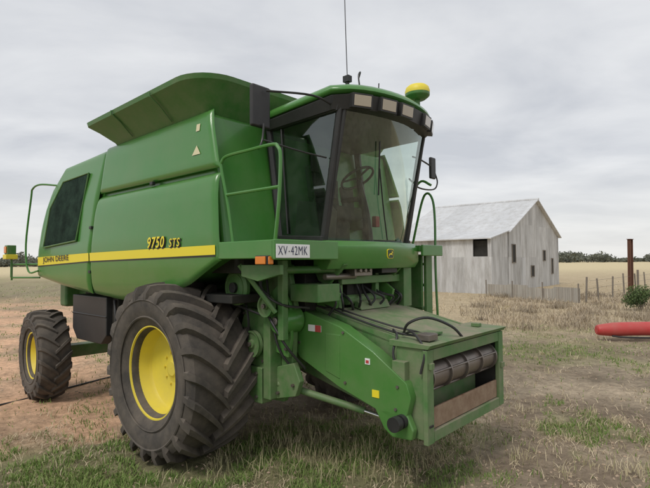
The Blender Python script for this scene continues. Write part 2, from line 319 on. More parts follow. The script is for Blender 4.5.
mb.box(1.0,1.15,-.75,.75,1.5,2.02,1)
mb.prism([(1.1,1.98),(1.55,1.98),(1.26,1.72)],-.62,-.58); mb.prism([(1.1,1.98),(1.55,1.98),(1.26,1.72)],.36,.40)
mb.cyl((1.32,-.35,1.62),(1.32,.35,1.62),.05,mat=0); mb.box(1.18,1.30,-.30,-.05,1.62,1.80,1); mb.cyl((1.40,-.75,1.86),(1.40,-.30,1.86),.03,mat=2)
mb.obj('cab_support',ch,[GREEND,DARK,STEEL],bevel=.008)
mb=MB(); mb.box(1.36,1.48,-.40,-.12,1.86,1.97); mb.cyl((1.485,-.34,1.915),(1.51,-.34,1.915),.022,seg=8); mb.cyl((1.485,-.26,1.915),(1.51,-.26,1.915),.022,seg=8); mb.cyl((1.485,-.18,1.915),(1.51,-.18,1.915),.022,seg=8); mb.obj('valve_block',ch,[STEEL],bevel=.005)
mb=MB(); mb.box(1.33,1.50,.02,.30,1.88,1.98); mb.obj('junction_box',ch,[BLACK],bevel=.008)
for y0 in (-.60,.30):
    mb=MB(); mb.prism([(1.16,1.58),(1.40,1.56),(1.44,1.70),(1.30,1.80),(1.16,1.80)],y0,y0+.04); mb.obj('gusset_plate',ch,[GREEN],bevel=.004)
for k in range(11):
    y=-.55+.10*k+random.uniform(-.03,.03); mb=MB(); mb.tube([(1.05+.25*(k%2),y,1.90),(1.34,y+random.uniform(-.1,.1),1.74+random.uniform(-.06,.08)),(1.45,y+random.uniform(-.12,.12),1.62),(1.36,y+random.uniform(-.1,.1),1.50)],random.choice([.008,.011,.013]),6); mb.obj('hydraulic_hose',ch,[BLACK])
for p in ([(.8,-.95,1.98),(.95,-1.02,1.6),(1.05,-1.0,1.2),(1.15,-.85,.95)],[(.85,-.96,1.98),(.88,-1.08,1.7),(1.18,-1.08,1.3),(1.25,-.86,1.02)],[(.5,-1.04,1.9),(.72,-1.09,1.45),(.6,-1.04,1.1)],[(1.0,-1.2,1.98),(1.05,-1.2,1.75),(1.2,-1.1,1.62),(1.3,-.85,1.58)]):
    mb=MB(); mb.tube(p,.012,6); mb.obj('hydraulic_hose',ch,[BLACK])
mb=MB(); mb.tube([(.66,-1.15,1.93),(1.06,-1.12,1.69)],.012,6,smooth=False); mb.tube([(.55,-1.15,1.60),(.98,-1.12,1.51)],.012,6,smooth=False); mb.obj('drive_belt',ch,[BLACK])
mb=MB(); mb.prism([(-2.75,1.12),(-2.6,.98),(-1.85,.98),(-1.7,1.1),(-1.7,1.58),(-2.75,1.58)],-1.38,-.8); mb.box(-2.75,-1.7,-1.39,-.79,1.32,1.345)
mb.obj('black_tank',C,[BLACK],bevel=.04,seg=3)
mb=MB(); mb.box(-1.75,-1.55,-1.3,-.8,1.0,1.62); mb.tube([(-1.6,-1.32,1.55),(-1.5,-1.35,1.3),(-1.55,-1.3,1.0),(-1.75,-1.2,.9)],.02,6,1); mb.box(-2.7,-1.0,-1.0,-.75,.86,.98); mb.obj('side_bracket',C,[DARK,BLACK],bevel=.01)

# ---- platform
PX=1.55
mb=MB()
mb.box(.84,PX-.005,-1.49,-.80,2.11,2.18); mb.box(.84,PX-.005,.70,1.15,2.11,2.18); mb.box(.84,1.42,-.8,.7,2.02,2.15)
mb.box(.84,PX,-1.53,-1.49,2.03,2.182); mb.box(PX-.003,PX+.03,-1.53,-.76,2.02,2.185); mb.box(PX-.003,PX+.03,.70,1.15,2.06,2.185)
vs=[]
for i in range(17):
    u=-1+2*i/16; y=.76*u; x=PX+.045-.13*u*u
    vs+= [(x-.03,y,1.93),(x+.02,y,2.0),(x+.02,y,2.15),(x-.03,y,2.20),(x-.2,y,2.20),(x-.2,y,1.93)]
mb.add(vs,[(i*6+k,(i+1)*6+k,(i+1)*6+(k+1)%6,i*6+(k+1)%6) for i in range(16) for k in range(6)]+[tuple(range(6)),tuple(range(96,102))])
plat=mb.obj('platform',C,[GREEN],bevel=.01)
mb=MB(); mb.box(PX+.033,PX+.040,-1.52,-1.14,2.035,2.145); lp=mb.obj('licence_plate',plat,[WHITE],bevel=.003)
for txt,yc in (('XV',-1.452),('42MK',-1.268)):
    vs,fs=textmesh(txt,.105,'CENTER',-.004,0,.70,1.12); mb=MB(); mb.add([(PX+.043,yc+a,2.090+b_) for a,b_ in vs],fs); mb.obj('plate_lettering',lp,[BLUEI],recalc=False)
mb=MB(); mb.box(PX+.040,PX+.043,-1.386,-1.377,2.083,2.092); mb.obj('plate_dot',lp,[INK])
mb=MB(); mb.box(1.38,1.53,-1.56,-1.50,1.98,2.055,0); mb.box(1.395,1.515,-1.575,-1.56,1.985,2.048,1); mb.box(1.53,1.542,-1.555,-1.505,1.985,2.048,1); mb.obj('marker_lamp',plat,[BLACK,AMB],bevel=.006)
mb=MB(); xe=PX+.068
sh=[(-.055,.04),(-.055,-.02),(-.04,-.045),(.04,-.045),(.055,-.02),(.055,.04),(.03,.05),(-.03,.05)]
zc_=2.075
mb.prismx([(a,zc_+b_) for a,b_ in sh],xe-.004,xe+.004,0); mb.prismx([(a*.90,zc_+b_*.90) for a,b_ in sh],xe+.004,xe+.006,1)
deer=[(-.038,-.012),(-.02,.006),(.008,.008),(.02,.022),(.012,.036),(.026,.026),(.04,.018),(.026,.012),(.022,-.002),(.036,-.014),(.018,-.008),(-.006,-.006),(-.022,-.008),(-.034,-.028)]
mb.add([(xe+.008,a,zc_+b_) for a,b_ in deer],[tuple(range(len(deer)))],0); mb.obj('deer_emblem',plat,[YSTR,BADGE])
def rail(name,paths,r=.015,mat=GREEN,parent=plat):
    mb=MB()
    for p,sm in paths: mb.tube(p,r,8,smooth=sm)
    return mb.obj(name,parent,[mat])
rail('handrail',[([(.98,-1.47,2.15),(.92,-1.48,2.5),(.84,-1.49,2.83),(.84,-1.49,2.90),(.91,-1.48,2.945),(1.2,-1.48,2.95),(1.5,-1.48,2.95),(1.57,-1.48,2.92),(1.60,-1.48,2.83),(1.58,-1.48,2.5),(1.53,-1.48,2.15)],True),([(.90,-1.48,2.60),(1.585,-1.48,2.60)],False)])
rail('handrail',[([(1.46,1.22,1.30),(1.44,1.22,1.9),(1.43,1.24,2.5),(1.40,1.24,2.76),(1.32,1.24,2.84),(1.24,1.24,2.70),(1.12,1.20,2.15)],True)])
rail('handrail',[([(1.22,.98,1.45),(1.20,.98,2.15),(1.22,1.0,2.62),(1.28,1.0,2.84),(1.38,1.02,2.96),(1.50,1.04,2.90)],True)])
mb=MB()
mb.box(1.00,1.04,1.0,1.14,1.1,2.10); mb.box(1.40,1.44,1.0,1.14,1.1,2.10)
for z in (1.15,1.42,1.7,1.95): mb.box(1.04,1.40,.98,1.16,z,z+.03)
mb.box(1.04,1.40,.96,1.0,1.45,2.08)
mb.obj('ladder',C,[GREEND],bevel=.006)

# ---- cab
mb=MB()
def bar(mb,p0,p1,w,mat=0,seg=6): mb.tube([p0,p1],w,seg,mat,smooth=False)
for s in (-1,1):
    bar(mb,(1.44,s*.77,2.16),(1.69,s*.78,3.46),.038)
    bar(mb,(.90,s*.78,2.16),(.72,s*.80,3.44),.045)
    mb.prism([(.90,2.14),(1.47,2.14),(1.48,2.24),(.89,2.27)],s*.80-.03,s*.80+.03)
    mb.prism([(.74,3.36),(1.68,3.37),(1.70,3.44),(.73,3.42)],s*.80-.03,s*.80+.03)
mb.box(.56,.60,-.8,.8,2.15,2.85,0); mb.box(.56,.60,-.8,.8,3.25,3.42,0); mb.box(.56,.60,-.8,-.60,2.85,3.25,0); mb.box(.56,.60,.60,.8,2.85,3.25,0)
mb.box(.60,1.5,-.8,.8,2.14,2.2,0)
cab=mb.obj('cab',C,[BLACK],bevel=.008)
mb=MB(); mb.box(.602,.63,-.77,.77,2.2,2.84); mb.box(.63,1.6,-.74,.74,3.37,3.39); mb.box(.605,.62,-.10,.10,2.84,3.30); mb.obj('interior_trim',cab,[TRIM])
cab.location=(-.095,-.01,0); cab.scale=(1,.92,1)
def curved(u,z,h=0):
    t=(z-2.18)/(3.42-2.18); return (1.60+.27*t-.15*u*u+h, (.74+.01*t)*u, z)
mb=MB(); nu=20;nv=10
mb.add([curved(-1+2*i/nu,2.19+1.22*j/nv) for j in range(nv+1) for i in range(nu+1)],[(j*(nu+1)+i,j*(nu+1)+i+1,(j+1)*(nu+1)+i+1,(j+1)*(nu+1)+i) for j in range(nv) for i in range(nu)])
mb.obj('windscreen',cab,[GLASS],recalc=False)
for s,mt in ((-1,GLASSD),(1,GLASS)):
    mb=MB(); mb.add([(.90,s*.80,2.26),(1.46,s*.80,2.23),(1.68,s*.80,3.37),(.77,s*.80,3.37)],[(0,1,2,3)]); mb.obj('side_window',cab,[mt],recalc=False)
mb=MB(); mb.tube([curved(u/10-1,3.40,.012) for u in range(0,21,2)],.022,6); mb.tube([curved(u/10-1,2.19,.01) for u in range(0,21,2)],.018,6)
for s in (-1,1): mb.tube([curved(s,2.19,.0),curved(s,2.8,.0),curved(s,3.42,.0)],.022,6)
mb.tube([(1.02,-.815,2.28),(.93,-.815,3.34)],.010,6,smooth=False)
mb.obj('window_seal',cab,[BLACK])
def roofring(z,ins,front=0,tilt=0.0):
    out=[];x0=.62+ins;hy=.88-ins;r=.14
    for k in range(7):
        a=math.radians(90+90*k/6); out.append((x0+r+r*math.cos(a),hy-r+r*math.sin(a),z))
    for k in range(7):
        a=math.radians(180+90*k/6); out.append((x0+r+r*math.cos(a),-hy+r+r*math.sin(a),z))
    for k in range(15):
        u=-1+2*k/14; x=1.95-.20*u*u-.10*u**8+front-ins; out.append((x,hy*u,z))
    return [(x,y,z+tilt*(x-1.9)) for x,y,z in out]
def loft(mb,rings,mat=0,caps=True):
    n=len(rings[0]); mb.add([p for r in rings for p in r],[(j*n+i,j*n+(i+1)%n,(j+1)*n+(i+1)%n,(j+1)*n+i) for j in range(len(rings)-1) for i in range(n)]+([tuple(range(n-1,-1,-1)),tuple(range((len(rings)-1)*n,len(rings)*n))] if caps else []),mat)
T=.07
mb=MB(); loft(mb,[roofring(3.545,.0,-.01,T),roofring(3.565,-.015,0,T),roofring(3.59,-.01,0,T),roofring(3.63,.03,0,T),roofring(3.665,.12,0,T),roofring(3.70,.25,0,T),roofring(3.715,.42,0,T)])
roof=mb.obj('roof',cab,[GREEN],sharp=50)
mb=MB(); loft(mb,[roofring(3.375,.10,-.0,.02),roofring(3.39,.03,.03,.03),roofring(3.515,.0,.03,T),roofring(3.545,.03,.0,T)])
mb.obj('roof_fascia',cab,[BLACK],sharp=40)
for y in (-.66,-.36,-.08,.40,.68):
    u=y/.87; x=1.95-.20*u*u-.10*u**8
    mb=MB(); mb.box(-.03,.036,-.110,.110,-.064,.064,0); mb.box(.036,.040,-.092,.092,-.048,.048,1)
    o=mb.obj('work_light',cab,[BLACK,LENS],bevel=.008); o.location=(x+.012,y,3.455); o.rotation_euler=(0,math.radians(8),math.atan2(.40*u/.86+.8*u**7/.86*.5,1))
mb=MB(); gy=.70; gx=1.67
mb.cyl((gx,gy,3.58),(gx,gy,3.84),.03,mat=0); mb.tube([(gx,gy,3.81),(gx,gy,3.84),(gx,gy,3.88)],lambda t:.09+.05*min(1,t*1.6),28,0,smooth=True)
vs=[];K=28
for j,(r,z) in enumerate(((.14,3.88),(.142,3.905),(.13,3.945),(.10,3.97),(.05,3.985),(.004,3.99))):
    for k in range(K): vs.append((gx+r*math.cos(2*math.pi*k/K),gy+r*math.sin(2*math.pi*k/K),z))
mb.add(vs,[(j*K+k,j*K+(k+1)%K,(j+1)*K+(k+1)%K,(j+1)*K+k) for j in range(5) for k in range(K)],1)
mb.obj('receiver_dome',cab,[GREEND,YEL],recalc=True)
mb=MB(); mb.cyl((1.56,-.5,3.62),(1.56,-.5,3.76),.020); mb.box(1.525,1.595,-.53,-.47,3.74,3.80); mb.tube([(1.56,-.5,3.78),(1.55,-.505,4.2),(1.535,-.51,4.9)],.0045,6); mb.tube([(1.66,-.42,3.64),(1.64,-.42,3.80),(1.62,-.36,3.86),(1.58,-.33,3.82)],.008,6)
mb.tube([(1.66,-.1,3.64),(1.67,-.1,3.80)],.006,6,smooth=False)
mb.obj('antenna',cab,[BLACK])
mb=MB(); mb.box(1.17,1.22,-1.45,-1.24,3.17,3.54); mirr=mb.obj('mirror',C,[BLACK],bevel=.02,seg=3)
mb=MB(); mb.tube([(1.54,-.74,3.42),(1.5,-1.0,3.47),(1.25,-1.32,3.49)],.010,6); mb.tube([(1.24,-1.34,3.2),(1.24,-1.36,3.05),(1.26,-1.42,2.96)],.010,6); mb.tube([(1.26,-1.36,3.05),(1.40,-1.05,2.98),(1.45,-.77,2.96)],.008,6)
mb.obj('mirror_arm',mirr,[BLACK])
mb=MB(); mb.box(1.33,1.37,1.28,1.40,3.03,3.30); mir2=mb.obj('mirror',C,[BLACK],bevel=.015)
mb=MB(); mb.tube([(1.45,.72,3.20),(1.38,1.0,3.22),(1.35,1.34,3.18)],.010,6); mb.tube([(1.40,.72,2.95),(1.36,1.0,2.88),(1.35,1.36,2.90),(1.35,1.46,3.0),(1.35,1.40,3.12)],.010,6); mb.obj('mirror_arm',mir2,[BLACK])
mb=MB(); mb.tube([curved(.1,2.22,.03),curved(-.15,2.55,.035),curved(-.35,2.9,.035)],.007,6); mb.tube([curved(-.28,2.65,.03),curved(-.42,3.15,.03)],.008,6,smooth=False); mb.obj('wiper',cab,[BLACK])
mb=MB(); mb.box(.80,1.20,-.25,.25,2.45,2.60); mb.prism([(.74,2.55),(.90,2.6),(.84,3.08),(.72,3.08)],-.22,.22); mb.box(.72,.80,-.13,.13,3.08,3.22); mb.box(.9,1.1,-.15,.15,2.2,2.45); mb.box(.85,1.2,.27,.33,2.68,2.74); mb.box(.85,1.2,-.33,-.27,2.68,2.74)
mb.obj('seat',cab,[SEATM],bevel=.04,seg=4)
mb=MB(); mb.box(.78,1.05,.38,.66,2.38,2.50); mb.prism([(.72,2.45),(.82,2.48),(.78,2.90),(.70,2.90)],.39,.65); mb.obj('passenger_seat',cab,[SEATM],bevel=.03,seg=3)
mb=MB(); mb.tube([(1.45,0,2.2),(1.42,0,2.5),(1.33,0,2.86)],lambda t:.055-.025*t,8)
K=24; c=Vector((1.31,0,2.89)); ax=Vector((-.5,0,.86)).normalized(); e1=Vector((0,1,0)); e2=ax.cross(e1)
mb.tube([c+(e1*math.cos(2*math.pi*k/K)+e2*math.sin(2*math.pi*k/K))*.19 for k in range(K+1)],.014,6,smooth=False)
for a in (0.5,2.6,4.7): mb.tube([c,c+(e1*math.cos(a)+e2*math.sin(a))*.19],.012,6,smooth=False)
mb.obj('steering_wheel',cab,[BLACK])
mb=MB(); mb.prism([(1.0,2.2),(1.35,2.2),(1.38,2.50),(1.30,2.58),(1.05,2.62)],-.70,-.45); mb.box(1.25,1.28,-.72,-.60,2.88,3.05); mb.tube([(1.265,-.67,2.55),(1.265,-.67,2.9)],.010,6,smooth=False); mb.tube([(1.25,-.52,2.55),(1.30,-.50,2.74)],.014,6,smooth=False); mb.tube([(1.15,-.55,2.6),(1.17,-.55,2.72)],.014,6,smooth=False)
mb.obj('console',cab,[GREYP],bevel=.02,seg=3)
mb=MB(); mb.box(1.36,1.40,-.62,-.46,2.62,2.80); mb.tube([(1.37,-.54,2.5),(1.38,-.54,2.64)],.012,6,smooth=False); mb.obj('monitor_display',cab,[BLACK],bevel=.01)
mb=MB(); mb.box(1.30,1.36,.28,.36,2.38,2.50); mb.obj('red_storage_box',cab,[REDP],bevel=.01)

# ---- feeder house
mb=MB()
mb.prism([(.95,.92),(2.22,.62),(2.22,1.28),(1.9,1.36),(1.2,1.53),(.95,1.56)],-.60,.60,0)
for y in (-.60,.57): mb.prism([(1.0,1.50),(2.22,1.255),(2.22,1.335),(1.0,1.60)],y,y+.03,0)
fh=mb.obj('feeder_house',C,[GREENT],bevel=.012)
mb=MB(); mb.prism([(1.30,1.515),(2.18,1.305),(2.18,1.335),(1.30,1.545)],-.54,.54); mb.obj('top_cover',fh,[GREENT],bevel=.008)
mb=MB()
X0,X1=2.16,2.43
mb.box(X0,X1,-.72,-.66,.60,1.33); mb.box(X0,X1,.66,.72,.60,1.33); mb.box(X0,X1,-.655,.655,1.25,1.33); mb.box(X0,X1,-.655,.655,.585,.655)
mb.box(X1-.02,X1+.02,-.735,-.635,.57,1.30); mb.box(X1-.02,X1+.02,.635,.735,.58,1.30); mb.box(X1-.018,X1+.018,-.63,.63,.575,.66); mb.box(X1-.018,X1+.018,-.63,.63,1.21,1.30)
mb.box(X0-.04,X0+.01,-.655,.655,.66,1.245,1)  # dark backing and liners paint in the shade inside the feeder mouth
mb.box(X0+.01,X1-.03,-.658,-.648,.66,1.245,1); mb.box(X0+.01,X1-.03,.648,.658,.66,1.245,1)
mb.prism([(2.1,1.31),(2.46,1.31),(2.49,1.345),(2.1,1.36)],-.74,.74)
mb.box(X0,X0+.12,-.79,-.72,.78,1.2)
mb.box(X1+.02,X1+.028,-.715,-.655,.70,.72,1); mb.box(X1+.02,X1+.045,.66,.71,.95,1.0,0); mb.box(X1+.02,X1+.045,-.71,-.66,1.15,1.2,0)
ff=mb.obj('feeder_frame',fh,[GREENT,DARK],bevel=.008)
mb=MB(); K=36
mb.tube([(2.31,-.64,1.06),(2.31,.64,1.06)],.115,30,0,smooth=False)
for k in range(4):
    a=k*math.pi/2+.35; x=2.31+.125*math.cos(a);z=1.06+.125*math.sin(a); mb.tube([(x,-.62,z),(x,.62,z)],.010,6,smooth=False)
for y in (-.3,.0,.3,-.6,.6): mb.rev([(.115,-.01),(.135,-.01),(.135,.01),(.115,.01)],30,(2.31,y,1.06))
mb.obj('feed_drum',fh,[STEEL])
mb=MB(); mb.prism([(2.14,.66),(2.40,.662),(2.40,.78),(2.14,.70)],-.64,.64); mb.obj('feed_pan',fh,[RUSTP],bevel=.006)
mb=MB(); mb.box(2.402,2.425,-.63,.63,.665,.83,0); mb.obj('rusty_lip_board',fh,[RUST],bevel=.006)
mb=MB(); sp=[(1.10,1.50),(1.20,1.54),(1.62,1.43),(1.98,1.25),(2.30,1.04),(2.34,.93),(2.30,.78),(2.15,.74),(1.6,.90),(1.12,1.10),(1.05,1.18),(1.04,1.42)]
mb.prism(sp,-.80,-.655); mb.prism([(1.45,1.36),(1.62,1.36),(1.62,.97),(1.45,1.02)],-.807,-.79)
sh_=mb.obj('side_shield',fh,[GREEN],bevel=.025,seg=3)
mb=MB(); mb.box(1.24,1.40,-.806,-.80,1.36,1.42,0); mb.box(1.33,1.40,-.809,-.806,1.36,1.42,1); mb.obj('warning_decal',fh,[WHITE,REDP])
mb=MB(); mb.box(1.90,1.95,-.806,-.80,1.14,1.19,0); mb.box(1.91,1.94,-.809,-.806,1.15,1.175,1); mb.obj('warning_decal',fh,[WHITE,REDP])
mb=MB(); mb.box(1.97,2.04,-.806,-.80,.88,.94,0); mb.obj('yellow_decal',fh,[YSTR])
mb=MB(); mb.box(2.20,2.23,-.728,-.721,1.10,1.15,0); mb.obj('yellow_decal',fh,[YSTR])
for x,z in ((1.12,1.24),(1.15,1.46),(1.66,1.38),(1.68,.95),(2.22,1.0),(2.2,.82)):
    mb=MB(); mb.cyl((x,-.812,z),(x,-.80,z),.013,seg=6); mb.obj('bolt',fh,[STEEL])
mb=MB(); mb.cyl((2.26,-.92,.74),(2.26,-.66,.74),.04,seg=20); mb.cyl((2.26,-.93,.74),(2.26,-.87,.74),.058,seg=20); mb.cyl((2.26,-.84,.74),(2.26,-.79,.74),.055,seg=20,mat=0)
mb.obj('drive_shaft_coupling',fh,[BLACK])
mb=MB(); mb.prism([(1.98,.80),(2.08,.64),(2.16,.59),(2.34,.60),(2.36,.68),(2.30,.80)],-.80,-.73); mb.obj('shaft_guard',fh,[GREEN],bevel=.015)
for p,r in (([(2.05,-.45,1.36),(2.14,-.5,1.47),(2.28,-.42,1.52),(2.41,-.25,1.44),(2.46,-.12,1.32)],.012),([(1.15,-.58,1.62),(1.6,-.62,1.50),(2.05,-.60,1.40),(2.3,-.60,1.38),(2.40,-.64,1.30)],.010),([(2.05,-.60,1.42),(2.14,-.68,1.38),(2.14,-.74,1.25),(2.20,-.75,1.10)],.010),
    ([(1.15,-.52,1.60),(1.6,-.50,1.50),(1.95,-.44,1.42),(2.2,-.40,1.38),(2.44,-.45,1.30)],.009),([(2.12,-.56,1.38),(2.28,-.66,1.42),(2.42,-.72,1.30),(2.40,-.75,1.12)],.010)):
    mb=MB(); mb.tube(p,r,8); mb.obj('hydraulic_hose',fh,[BLACK])
mb=MB(); mb.box(2.14,2.30,-.42,-.20,1.36,1.385); mb.obj('top_bracket',fh,[GREENT],bevel=.006)
mb=MB(); mb.box(2.30,2.42,-.64,-.50,1.358,1.41); mb.obj('hose_coupler_block',fh,[STEEL],bevel=.006)
mb=MB(); mb.box(2.25,2.33,.45,.52,1.355,1.39); mb.obj('top_bracket',fh,[GREENT],bevel=.006)
mb=MB(); mb.prism([(1.34,1.545),(1.44,1.52),(1.40,1.60),(1.36,1.61)],-.25,.25); mb.obj('lift_handle',fh,[GREENT],bevel=.006)
for y in (-.45,-.15,.15,.45):
    mb=MB(); z=1.335; mb.cyl((2.13,y,z),(2.13,y,z+.025),.014,seg=6); mb.obj('bolt',fh,[STEEL])

rail('rear_handrail',[([(-3.60,-1.55,1.90),(-3.80,-1.62,1.90),(-3.86,-1.64,2.3),(-3.72,-1.62,3.0),(-3.66,-1.62,3.12),(-3.48,-1.58,3.17),(-3.18,-1.44,3.14)],True),([(-3.68,-1.50,1.80),(-4.1,-1.75,1.80)],False),([(-3.68,-1.50,2.0),(-4.1,-1.75,2.0),(-4.12,-1.75,1.76)],False)],.014,GREEN,C)
mb=MB(); mb.box(-4.16,-4.02,-1.84,-1.72,2.15,2.29,0); mb.box(-4.17,-4.01,-1.86,-1.70,2.08,2.15,1); mb.cyl((-4.1,-1.76,1.80),(-4.1,-1.76,2.08),.016,mat=0); mb.box(-4.14,-4.04,-1.856,-1.84,2.17,2.27,2); mb.obj('rear_lamp',C,[GREEND,YEL,AMB],bevel=.01)

# ---- wheels
def tyre(R,W,rr,nl,lh,lw,lead):
    mb=MB(); h=W/2
    prof=[(rr,-h*.72),(rr+.03,-h*.80),(rr+(R-rr)*.35,-h*.97),(rr+(R-rr)*.6,-h),(R-lh-.07,-h*.95),(R-lh-.025,-h*.84),(R-lh-.008,-h*.5),(R-lh,0)]
    prof=prof+[(r,-y) for r,y in prof[-2::-1]]
    mb.rev(prof+[(rr-.02,h*.6),(rr-.02,-h*.6)],96)
    top=[(0.0,R,-.02),(.2,R,h*.16),(.4,R-.002,h*.36),(.6,R-.006,h*.56),(.8,R-.016,h*.76),(.93,R-.032,h*.93),(1.0,R-.10,h*1.02),(1.03,R-.17,h*1.02)]
    pitch=2*math.pi/nl
    for s in (-1,1):
        for k in range(nl):
            a0=k*pitch+(pitch/2 if s>0 else 0); vs=[]
            for i,(t,r,y) in enumerate(top):
                a=a0+lead*(t**.85); wt=lw*(.8+.25*t)/R/2; wb=wt*1.55; rb=r-lh-.02
                if i>=6: rb=r-.03
                yb=y if i<6 else h*.93
                for ww,rad,yy in ((-wb,rb,yb),(-wt,r,y),(wt,r,y),(wb,rb,yb)):
                    vs.append((rad*math.cos(a+ww),s*yy,rad*math.sin(a+ww)))
            n=len(top); fs=[(i*4+q,i*4+q+1,(i+1)*4+q+1,(i+1)*4+q) for i in range(n-1) for q in range(3)]+[(0,1,2,3),(n*4-4,n*4-3,n*4-2,n*4-1)]
            mb.add(vs,fs)
    for rf in (.25,.62):
        r=rr+(R-rr)*rf; y=-h*(.94 if rf<.5 else 1.0); mb.rev([(r-.012,y),(r,y-.008),(r+.012,y)],96)
    return mb
def rimmesh(rr,h,dish):
    mb=MB()
    mb.rev([(rr+.03,-h*.78),(rr+.035,-h*.74),(rr+.005,-h*.70),(rr-.02,-h*.55),(rr-.03,-dish-.03),(rr-.05,-dish),(rr*.62,-dish+.03),(rr*.45,-dish+.03),(rr*.30,-dish+.03),(rr*.28,-dish+.09),(rr-.05,-dish+.06),(rr-.03,h*.6),(rr+.02,h*.75),(rr-.0,-h*.5),(rr,-h*.68),(rr+.01,-h*.78)],72)
    return mb
def wheel(R,W,rr,nl,lh,lw,lead,dish,loc,flip=False,name='wheel',copyof=None,steer=0):
    h=W/2; rz=math.pi if flip else 0
    if copyof:
        w=copyof[0].copy(); sc.collection.objects.link(w); w.parent=C; w.location=loc; w.rotation_euler=(0,0,rz+steer)
        for ch_ in copyof[1:]:
            c=ch_.copy(); sc.collection.objects.link(c); c.parent=w
        return
    mb=MB(); mb.rev([(.004,-dish-.0),(rr*.16,-dish-.0),(rr*.19,-dish+.015),(rr*.305,-dish+.026),(rr*.305,h*.5),(.004,h*.5)],36)
    for k in range(10):
        a=2*math.pi*k/10; x=rr*.38*math.cos(a);z=rr*.38*math.sin(a); mb.cyl((x,-dish+.012,z),(x,-dish+.05,z),.012,seg=6)
    w=mb.obj(name,C,[YEL]); w.location=loc; w.rotation_euler=(0,0,rz+steer)
    t=tyre(R,W,rr,nl,lh,lw,lead).obj('tyre',w,[RUB],sharp=30,recalc=True)
    r=rimmesh(rr,h,dish).obj('rim',w,[YEL],sharp=35)
    return [w,t,r]
fw=wheel(.88,.73,.432,22,.062,.062,.40,.07,(-.06,-1.38,.935))
wheel(0,0,0,0,0,0,0,0,(-.06,1.38,.935),True,copyof=fw)
rw=wheel(.645,.42,.31,20,.035,.045,.30,.03,(-3.44,-1.50,.69),steer=math.radians(-4))
wheel(0,0,0,0,0,0,0,0,(-3.44,1.50,.69),True,copyof=rw,steer=math.radians(-4))

# ================================================================= NOISE / GROUND
def vnoise(x,y,seed=0):
    xi=np.floor(x).astype(np.int64); yi=np.floor(y).astype(np.int64); xf=x-xi; yf=y-yi
    def h(a,b):
        n=(a*374761393+b*668265263+seed*1442695041)&0xffffffff; n=((n^(n>>13))*1274126177)&0xffffffff; return ((n^(n>>16))&0xffff)/65535.0
    u=xf*xf*(3-2*xf); v=yf*yf*(3-2*yf)
    return (h(xi,yi)*(1-u)+h(xi+1,yi)*u)*(1-v)+(h(xi,yi+1)*(1-u)+h(xi+1,yi+1)*u)*v
def fbm(x,y,o=4,seed=0):
    s=0;a=.5;t=0
    for i in range(o): s=s+a*vnoise(x*2**i,y*2**i,seed+i*17); t+=a; a*=.55
    return s/t
def sm(a,b,t): q=np.clip((t-a)/(b-a),0,1); return q*q*(3-2*q)
def zones(x,y):
    n=fbm(x*.5,y*.5,4,3)-.5; n2=fbm(x*1.6,y*1.6,4,9)-.5; n3=fbm(x*.9,y*.9,5,57)
    xx=x+n*2.2; yy=y+n*2.2+n2*1.0
    red=sm(-1.4,-2.6,xx)*sm(4.7,6.0,yy)*(1-sm(17,30,yy+n*8))*(.45+.55*sm(.38,.52,n3))
    green=(1-sm(4.9,6.2,yy))*(1-sm(.2,2.2,xx))*1.0
    green=np.maximum(green,np.exp(-(((x-4.6)/2.0)**2+((y-10.6)/1.3)**2))*.9)
    green=np.maximum(green,sm(-2,-4,xx)*(1-sm(.40,.50,n3))*.5*(1-sm(20,30,y)))
    green=np.maximum(green,sm(-3,-6,xx)*sm(18,26,yy+n*6)*.5*(1-sm(60,120,y)))
    green=np.maximum(green,sm(.06,.2,n+n2*.6)*.40*(1-sm(12,16,y)))
    green=np.clip(green+n2*1.3*(green>.05),0,1)*(1-red*.6)
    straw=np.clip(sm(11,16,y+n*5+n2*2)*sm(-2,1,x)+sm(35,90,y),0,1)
    return red,green,straw,n,n2,n3
na=560; rad=np.r_[0.0,np.geomspace(.8,30,230),np.geomspace(32,4000,60)]
ang=np.linspace(0,2*np.pi,na,endpoint=False)
RR,AA=np.meshgrid(rad,ang,indexing='ij'); X=RR*np.sin(AA);Y=RR*np.cos(AA)
def gz(x,y):
    d=np.hypot(x,y); f=1-sm(25,60,d)
    return ((fbm(x*.6,y*.6,3,21)-.5)*.09+(fbm(x*3.5,y*3.5,4,5)-.5)*.08)*f+GZ
Z=gz(X,Y)
V=np.stack([X,Y,Z],-1).reshape(-1,3); nr=len(rad)
i=np.arange(nr-1)[:,None]*na; k=np.arange(na)[None,:]; k2=(k+1)%na
F=np.stack([i+k,i+k2,i+na+k2,i+na+k],-1).reshape(-1,4)
def npmesh(name,V,F,mat,smooth=False,cols=None):
    me=bpy.data.meshes.new(name); nf=len(F); w=F.shape[1]
    me.vertices.add(len(V)); me.vertices.foreach_set('co',V.astype(np.float32).ravel())
    me.loops.add(nf*w); me.loops.foreach_set('vertex_index',F.astype(np.int32).ravel())
    me.polygons.add(nf); me.polygons.foreach_set('loop_start',np.arange(nf,dtype=np.int32)*w)
    try: me.polygons.foreach_set('loop_total',np.full(nf,w,dtype=np.int32))
    except Exception: pass
    me.update(calc_edges=True); me.materials.append(mat)
    me.polygons.foreach_set('use_smooth',[smooth]*nf)
    if cols is not None:
        a=me.color_attributes.new('tint','FLOAT_COLOR','POINT'); a.data.foreach_set('color',np.c_[cols,np.ones(len(cols))].astype(np.float32).ravel())
    o=bpy.data.objects.new(name,me); sc.collection.objects.link(o); return o
